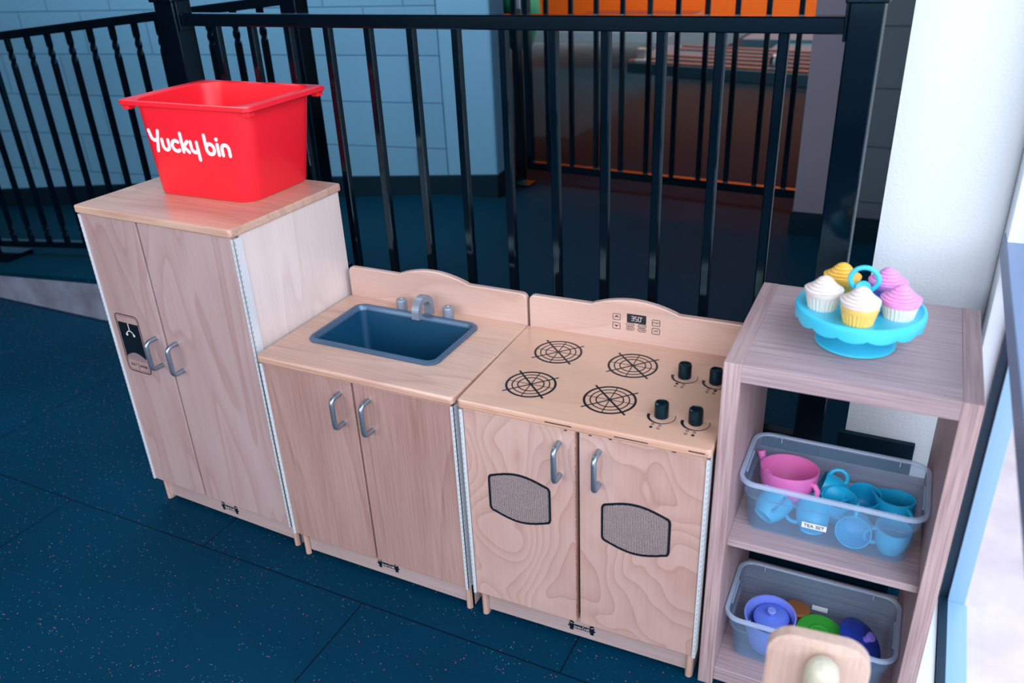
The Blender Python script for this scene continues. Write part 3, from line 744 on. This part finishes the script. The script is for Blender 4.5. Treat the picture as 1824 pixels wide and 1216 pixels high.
# lettering on the sloping front wall
y_b, y_t = -.236/2, oy-.262/2
slope = Vector((0, y_t-y_b, BH-.028)).normalized()
m = Mark((-.002, y_b-.0003, .006), (1, 0, 0), slope, .0008)
def A(cx_, cy_, r, a0, a1, n=12, ry=None): return [(cx_+r*math.cos(a0+(a1-a0)*i/n), cy_+(ry or r)*math.sin(a0+(a1-a0)*i/n)) for i in range(n+1)]
sw = .0088
X = -.118; base = .106
def S(pts): m.stroke([(X+px, base+py) for px, py in pts], sw)
S([(0, .046), (.003, .033)]+A(.014, .034, .011, PI, 1.75*PI, 8)); S([(.029, .046), (.022, .022), (.016, -.002)])        # Y
X += .036; S([(0, .026), (0, .012)]+A(.010, .012, .010, PI, 2*PI)+[(.020, .026)])                                   # u
X += .035; S(A(.008, .0135, .0125, .28*PI, 1.72*PI))                                                               # c
X += .028; S([(0, .044), (0, .001)]); S([(.018, .026), (.003, .013), (.018, .001)])                                   # k
X += .0275; S([(0, .026), (0, .014)]+A(.010, .012, .010, PI, 2*PI)+[(.020, .026)]); S([(.020, .026), (.020, -.015)])   # y
X += .047; S([(0, .044), (0, .013)]+A(.0120, .0130, .0120, PI, -PI, 20))                                             # b
X += .036; S([(0, .025), (0, .001)]); m.disc(X, base+.037, .0048)                                                     # i
X += .012; S([(0, .001), (0, .015)]+A(.0105, .015, .0105, PI, 0)+[(.021, .001)])                                      # n
m.build('bin_lettering', 'white_print', rb, label='white rounded lettering reading Yucky bin')

# ------------------------------------------------------------------ shelf unit
SX, SY, SA = 1.0389, .0312, .0117
SW, SD, SH, ST = .3945, .3706, .7653, .030
def sh(x, y, z=0): return (SX+x*math.cos(SA)-y*math.sin(SA), SY+x*math.sin(SA)+y*math.cos(SA), z)
su = thing('shelf_unit', 'open wood-grain shelf unit between the play stove and the window', 'shelf unit', (SX, SY, 0), SA)
for x0 in (0, SW-ST):
    b = B(); b.box(x0, x0+ST, 0, SD, 0, SH, .0008, 1); o = b.build('side_panel', ['laminate_upright', 'laminate_end'], su)
    for f in o.data.polygons:
        if f.normal.z > .9: f.material_index = 1
b = B(); b.box(ST, SW-ST, .0005, SD-.0005, SH-.034, SH-.0005, .0008, 1); b.build('top_panel', 'laminate_shelf', su)
MZ = .374
b = B(); b.box(ST, SW-ST, .022, SD-.004, MZ-.015, MZ, .0008, 1); b.build('shelf_board', 'laminate_shelf', su)
LZ = .046
b = B(); b.box(ST, SW-ST, .006, SD-.004, LZ-.034, LZ, .0008, 1); b.build('bottom_board', 'laminate_shelf', su)

def tub(cx_, cy_, z, label, W0, D0, H_):
    t = thing('plastic_tub', label, 'plastic tub', sh(cx_, cy_, z+.0006), SA, 'clear plastic tubs in the shelf unit')
    b = B(); b.sm = True
    g = lambda w_, d_, zz, r: rr(0, 0, w_, d_, r, zz, 7)
    wb, db = W0-.044, D0-.040; wm, dm = W0-.022, D0-.022
    b.rings([g(wb-.03, db-.03, 0, .012), g(wb-.006, db-.006, 0, .022), g(wb, db, .005, .024), g(wm-.008, dm-.008, H_*.66, .027), g(wm, dm, H_*.665, .028), g(W0-.012, D0-.012, H_-.006, .030)], True, False)
    b.rings([g(W0-.014, D0-.014, H_-.006, .029), g(wm-.003, dm-.003, H_*.67, .027), g(wm-.011, dm-.011, H_*.655, .026), g(wb-.003, db-.003, .007, .022), g(wb-.009, db-.009, .002, .020), g(wb-.03, db-.03, .0016, .012)], False, True)
    b.build('tub_body', 'tub_wall', t)
    b = B(); b.sm = True
    b.rings([g(W0-.014, D0-.014, H_-.006, .029), g(W0-.002, D0-.002, H_-.008, .034), g(W0, D0, H_-.003, .035), g(W0-.002, D0-.002, H_, .034), g(W0-.014, D0-.014, H_, .029), g(W0-.018, D0-.018, H_-.003, .027), g(W0-.014, D0-.014, H_-.006, .029)], False, False)
    b.sm = False
    for sx in (-1, 1):
        for sy in (-1, 1): b.box(sx*(W0/2-.055)-.001, sx*(W0/2-.055)+.001, sy*(D0/2-.010)-.0015, sy*(D0/2-.010)+.0015, H_-.014, H_-.001)
        b.box(sx*(W0/2-.010)-.0015, sx*(W0/2-.010)+.0015, -.035, .035, H_-.016, H_-.012)
    b.build('tub_rim', 'tub_rim', t)
    return t, (wb, db, wm, dm)
T1c = (.1975, .143)
t1, (wb, db, wm, dm) = tub(*T1c, MZ, 'clear plastic tub labelled TEA SET on the middle shelf', .331, .190, .119)
m = Mark((-.019, -db/2-.0035, .043), (1, 0, 0), (0, -.10, 1), .0006); m.poly([(-.022, -.0065), (.022, -.0065), (.022, .0065), (-.022, .0065)]); lb = m.build('tub_label', 'label_paper', t1, label='white paper label reading TEA SET')
m = Mark((-.019, -db/2-.0035, .043), (1, 0, 0), (0, -.10, 1), .0012); m.text('TEA SET', 0, 0, .0108, .95); m.build('label_lettering', 'black_print', lb)
m = Mark((.030, db/2-.001, .045), (1, 0, 0), (0, .10, 1), .0008); m.poly([(-.019, -.006), (.019, -.006), (.019, .006), (-.019, .006)]); m.build('back_label', 'label_paper', t1)
T2c = (.1975, .128)
t2, _ = tub(*T2c, LZ, 'clear plastic tub with toy pots and plates on the bottom shelf', .331, .190, .119)
m = Mark((.012, db/2-.001, .052), (1, 0, 0), (0, .10, 1), .0008); m.poly([(-.016, -.006), (.016, -.006), (.016, .006), (-.016, .006)]); m.build('back_label', 'label_paper', t2)

def local(o, p): return Vector(p)
# cups
def cup_mesh(r=.032, h=.052):
    b = B(); b.sm = True
    prof = [(.001, .003), (.018, .003), (.019, 0), (.0205, .0), (.021, .004), (.027, .012), (r-.001, .028), (r, h), (r-.0018, h), (r-.003, .028), (.025, .014), (.018, .007), (.001, .006)]
    b.lathe([(a*r/.032 if a > .002 else a, z*h/.052) for a, z in prof], (0, 0, 0), 28); return b
def cup_handle(r=.032, h=.052):
    b = B(); b.sm = True
    pts = [(r*.80, 0, h*.30)]+[(r*.95+.019*math.sin(a), 0, h*.58-.017*math.cos(a)) for a in [PI*i/8 for i in range(9)]]+[(r*.93, 0, h*.90)]
    b.tube(pts, .0038, 8); return b
cup0 = thing('toy_cup', '', 'cup', (0, 0, 0), 0, 'blue toy cups in the tea set tub')
cup_mesh().build('cup_body', 'cyan_cup', cup0); cup_handle().build('cup_handle', 'cyan_cup', cup0)
C1 = MZ+.0035
def pose(o, c, dirdeg, tilt, spin, hc=.026):
    ax = Vector((-math.sin(math.radians(dirdeg)), math.cos(math.radians(dirdeg)), 0))
    Rm = Matrix.Rotation(math.radians(tilt), 3, ax) @ Matrix.Rotation(math.radians(spin), 3, 'Z')
    o.rotation_euler = Rm.to_euler(); o.location = Vector(c)-Rm @ Vector((0, 0, hc))
cups = [((1.235, .214, C1+.046), 180, 72, 8, 'blue toy cup on its side with handle up beside the pink teapot'),
        ((1.291, .212, C1+.034), -95, 14, -150, 'blue toy cup standing open at the back of the tub'),
        ((1.247, .170, C1+.044), -60, 8, 180, 'blue toy cup standing open in the middle of the tub'),
        ((1.133, .137, C1+.033), 60, 62, -75, 'pale blue toy cup tipped over in the left front of the tub'),
        ((1.210, .134, C1+.032), 95, 62, 175, 'blue toy cup tipped back behind the TEA SET label'),
        ((1.285, .134, C1+.0345), -92, 78, 90, 'blue toy cup lying with its opening against the front wall'),
        ((1.349, .138, C1+.0265), 0, 3, 200, 'blue toy cup standing in the right front corner of the tub')]
for i, (c, dd_, tl_, sp_i, lab) in enumerate(cups):
    o = cup0 if i == 0 else copy_tree(cup0); pose(o, c, dd_, tl_, sp_i); o['label'] = lab
jug = thing('toy_creamer', 'darker blue toy creamer with pointed spout at the right of the tub', 'creamer', (1.350, .208, C1+.008), rot=(.12, .05, 3.0))
b = B(); b.sm = True
def spout(r, z, a, k):
    e = max(0, math.cos(a))**8 if z > .035 else 0
    return (r+.012*e*(z-.035)/.02, z+.006*e*(z-.035)/.02)
b.lathe([(.001, .002), (.024, 0), (.030, .010), (.034, .030), (.033, .045), (.034, .056), (.0320, .056), (.031, .045), (.032, .030), (.028, .012), (.001, .005)], (0, 0, 0), 36, mod=spout); b.build('creamer_body', 'cyan_cup', jug)
b = cup_handle(.034, .056)
o_ = b.build('creamer_handle', 'cyan_cup', jug); o_.rotation_euler.z = PI*.75
# teapot
tp = thing('toy_teapot', 'pink toy teapot without a lid at the left of the tea set tub', 'teapot', (1.153, .184, C1+.024), rot=(.10, .08, 2.62))
b = B(); b.sm = True
b.lathe([(.001, .002), (.026, 0), (.036, .006), (.049, .028), (.0545, .052), (.0555, .072), (.0530, .072), (.052, .052), (.046, .030), (.034, .010), (.001, .006)], (0, 0, 0), 40); b.build('teapot_body', 'pink_plastic', tp)
b = B(); b.sm = True; b.tube([(.045, 0, .030), (.058, 0, .042), (.066, 0, .060), (.072, 0, .078)], [.011, .009, .0065, .0085], 12); b.build('spout', 'pink_plastic', tp)
b = B(); b.sm = True; b.tube([(-.050, 0, .056), (-.060, 0, .058), (-.067, 0, .050), (-.067, 0, .036), (-.060, 0, .026), (-.045, 0, .024)], .0055, 10); b.build('teapot_handle', 'pink_plastic', tp)

# lower tub contents
C2 = LZ+.0035
pt = thing('toy_pot', 'periwinkle toy cooking pot at the left of the lower tub', 'toy pot', (1.158, .140, C2+.006), rot=(.10, -.04, .3)); pt.scale = (1.1, 1.1, 1.05)
b = B(); b.sm = True
b.lathe([(.001, .001), (.030, 0), (.036, .006), (.040, .025), (.0405, .026), (.043, .045), (.0435, .046), (.046, .066), (.0475, .084), (.0445, .084), (.043, .066), (.038, .030), (.033, .010), (.001, .006)], (0, 0, 0), 40); b.build('pot_body', 'periwinkle', pt)
ld = thing('pot_lid', 'blue toy pot lid with pale knob sunk inside the periwinkle pot', 'pot lid', (1.159, .143, C2+.072), rot=(.16, -.05, .2)); ld.scale = (1.05, 1.05, 1.05)
b = B(); b.sm = True; b.lathe([(.001, 0), (.034, 0), (.0345, .003), (.030, .007), (.010, .010), (.001, .0105)], (0, 0, 0), 36); b.build('lid_disc', 'lid_blue', ld)
b = B(); b.sm = True; b.lathe([(.001, .009), (.006, .009), (.0065, .018), (.0085, .021), (.0085, .026), (.007, .0275), (.001, .0275)], (0, 0, 0), 24); b.build('lid_knob', 'periwinkle', ld)
m = Mark((0, 0, 0), (1, 0, 0), (0, 1, 0), .0068)
m.disc(-.012, -.022, .0012, 8); m.disc(.019, -.016, .0012, 8); m.build('vent_holes', 'black_print', ld)
pl = thing('toy_plate', 'green toy plate with raised ring in the middle of the lower tub', 'plate', (1.255, .158, C2+.050), rot=(.12, .05, 0))
b = B(); b.sm = True; b.sm = False; b.lathe([(.001, 0), (.020, 0), (.046, .005), (.0465, .007), (.0235, .0035), (.0225, .0055), (.0205, .0055), (.0195, .0025), (.001, .0020)], (0, 0, 0), 48); b.build('plate_body', 'green_plastic', pl)
bl = thing('pot_lid', 'dark blue toy pot lid leaning at the right of the lower tub', 'pot lid', (1.332, .166, C2+.054), rot=(.10, .62, 0)); bl.scale = (1.15, 1.15, 1.1)
b = B(); b.sm = True; b.lathe([(.001, 0), (.043, 0), (.045, .003), (.041, .007), (.033, .009), (.030, .013), (.012, .016), (.001, .0165)], (0, 0, 0), 40); b.build('lid_disc', 'navy_plastic', bl)
b = B(); b.sm = True; b.lathe([(.001, .015), (.006, .015), (.0065, .024), (.0085, .027), (.0085, .032), (.001, .033)], (0, 0, 0), 24); b.build('lid_knob', 'lilac_plastic', bl)
ck = None
for i, (x, y, z, rz, lab) in enumerate(((1.202, .204, .058, .3, 'brown toy biscuit topmost beside the periwinkle pot'), (1.211, .200, .046, .1, 'brown toy biscuit second from top beside the periwinkle pot'), (1.207, .200, .034, -.2, 'brown toy biscuit third in the pile beside the periwinkle pot'), (1.209, .199, .022, .2, 'lowest brown toy biscuit in the pile beside the periwinkle pot'))):
    if ck is None:
        b = B(); b.sm = True; b.lathe([(.001, 0), (.022, 0), (.0255, .004), (.022, .008), (.001, .009)], (0, 0, 0), 24, mod=lambda r, z_, a, k: (r*(1+.12*math.cos(2*a)), z_))
        ck = b.build('toy_biscuit', 'cookie'); o = ck
    else: o = ck.copy(); COL.objects.link(o)
    o.location = (x, y, C2+z); o.rotation_euler = (.1, .12, rz); tag(o, lab, 'toy biscuit', 'brown toy biscuits in the lower tub')

# ------------------------------------------------------------------ cupcake stand
CX, CY, CZ = 1.2315, .187, SH+.0004
cs = thing('cake_stand', 'turquoise toy cake stand with scalloped rim on top of the shelf unit', 'cake stand', (CX, CY, CZ))
b = B(); b.sm = True
b.lathe([(.001, 0), (.062, 0), (.067, .002), (.067, .006), (.060, .009), (.045, .014), (.030, .024), (.024, .036), (.022, .052), (.026, .060), (.026, .062), (.001, .062)], (0, 0, 0), 48); b.build('stand_foot', 'cyan_plastic', cs)
b = B(); b.sm = True
nw = 14
def sc(r, z, a, k):
    if k in (2, 3): return (r, z-.006*(abs(math.sin(a*nw/2))**.7)+.002)
    return (r, z)
b.lathe([(.001, .060), (.094, .060), (.101, .052), (.1045, .050), (.1065, .064), (.1050, .0700), (.1000, .0720), (.092, .0675), (.001, .0665)], (0, 0, 0), 168, mod=sc)
b.build('stand_plate', 'cyan_plastic', cs)
b = B(); b.sm = True
b.lathe([(.001, .066), (.012, .066), (.009, .072), (.0085, .090), (.010, .098), (.001, .100)], (0, 0, 0), 20)
loop = []
for i in range(33):
    a = -PI/2+PI*.10+(2*PI-PI*.2)*i/32
    wx_ = .0228*(1-.22*max(0, -math.sin(a)))
    loop.append((wx_*math.cos(a), 0, .1170+.0225*math.sin(a)))
b.tube(loop, .0042, 10)
h_ = b.build('carry_handle', 'cyan_plastic', cs)
b = B(); b.sm = True
b.lathe([(.001, 0), (.0115, 0), (.0125, .002), (.0125, .006), (.011, .008), (.009, .007), (.001, .007)], (0, -.004, .104), 24, M=Matrix.Rotation(PI/2*.75, 3, 'X')); b.build('handle_hub', 'cyan_plastic', h_)
def cupcake(i, ang, fm, cm, lab, mid=None):
    R_ = .0635
    loc = (CX+R_*math.cos(ang), CY+R_*math.sin(ang), CZ+.0672)
    o = thing('toy_cupcake', lab, 'toy cupcake', loc, ang, 'toy cupcakes on the turquoise stand')
    b = B(); b.sm = True
    b.lathe([(.001, 0), (.0235, 0), (.0285, .024), (.001, .024)], (0, 0, 0), 120, mod=lambda r, z, a, k: (r*(1+(.085*(abs(math.cos(a*13))-.6) if r > .01 else 0)), z)); b.build('cupcake_wrapper', cm, o)
    if mid:
        b = B(); b.sm = True; b.lathe([(.001, .022), (.0290, .022), (.0305, .026), (.0305, .032), (.001, .033)], (0, 0, 0), 40); b.build('cupcake_rim', mid, o)
    b = B(); b.sm = True
    prof = []; zz0 = .023 if not mid else .029
    prof += [(.001, zz0), (.0285, zz0), (.0312, zz0+.005), (.0315, zz0+.011)]
    for k in range(49):
        t = k/48; r = .0315*(1-t)**.62*(1-.18*math.sin(PI*t)); z = zz0+.011+.0235*t
        prof.append((r+.0006, z))
    def swirl(r, z, a, k):
        if k < 3: return (r, z)
        t = (k-3)/48; ph = (t**.8*5.2-a/(2*PI)) % 1
        return (max(.0005, r*(1.03-.22*max(0, 1-ph*3.6)-.04*ph)), z)
    b.lathe(prof, (0, 0, 0), 48, mod=swirl); b.build('frosting', fm, o)
cupcake(0, math.radians(-88), 'cream', 'yellow_cup', 'toy cupcake with cream frosting in a yellow wrapper at the front', 'yellow_cup')
cupcake(1, math.radians(-16), 'pink_frost', 'cream_cup', 'toy cupcake with pink frosting in a cream wrapper at right')
cupcake(2, math.radians(56), 'lilac_frost', 'lilac_cup', 'toy cupcake with lilac frosting in a purple wrapper behind the ring handle')
cupcake(3, math.radians(128), 'yellow_frost', 'olive_cup', 'toy cupcake with golden yellow frosting at the back left')
cupcake(4, math.radians(200), 'cream', 'cream_cup', 'toy cupcake with white frosting in a white wrapper at left')

# ------------------------------------------------------------------ wooden toy chair in the foreground
tc = thing('toy_chair', 'pale wooden toy chair back with thick dowel in the near right foreground', 'toy chair', (1.270, -.385, 0), .10)
b = B()
def panel(y, k): return [(x, y+.03*(x/.07)**2*-.3, z) for x, z in [(px_*(1), pz) for px_, pz in ([(-.062+k+.0, .34), (.062-k, .34)]+[(.062-k-.03+.03*math.cos(a), .627-k-.03+.03*math.sin(a)) for a in [PI/2*i/8 for i in range(9)]]+[(-.062+k+.03+.03*math.cos(a), .627-k-.03+.03*math.sin(a)) for a in [PI/2+PI/2*i/8 for i in range(9)]])]]
b.rings([panel(-.010, .003), panel(-.008, 0), panel(.008, 0), panel(.010, .003)]); b.build('backrest', 'pale_wood', tc)
b = B(); b.sm = True; b.lathe([(.021, 0), (.021, .594), (.0195, .606), (.014, .615), (.006, .619), (.001, .620)], (.006, -.034, 0), 28); b.build('dowel', 'pale_dowel', tc)
b = B(); b.box(-.09, .09, -.18, -.013, .30, .318, .006, 3, vert_bev=.02); b.build('seat', 'pale_wood', tc)
for x, y in ((-.07, -.16), (.07, -.16), (-.05, 0), (.05, 0)):
    b = B(); b.sm = True; b.lathe([(.011, 0), (.011, .345 if y == 0 else .302)], (x, y, 0), 18); b.build('leg', 'pale_dowel', tc)
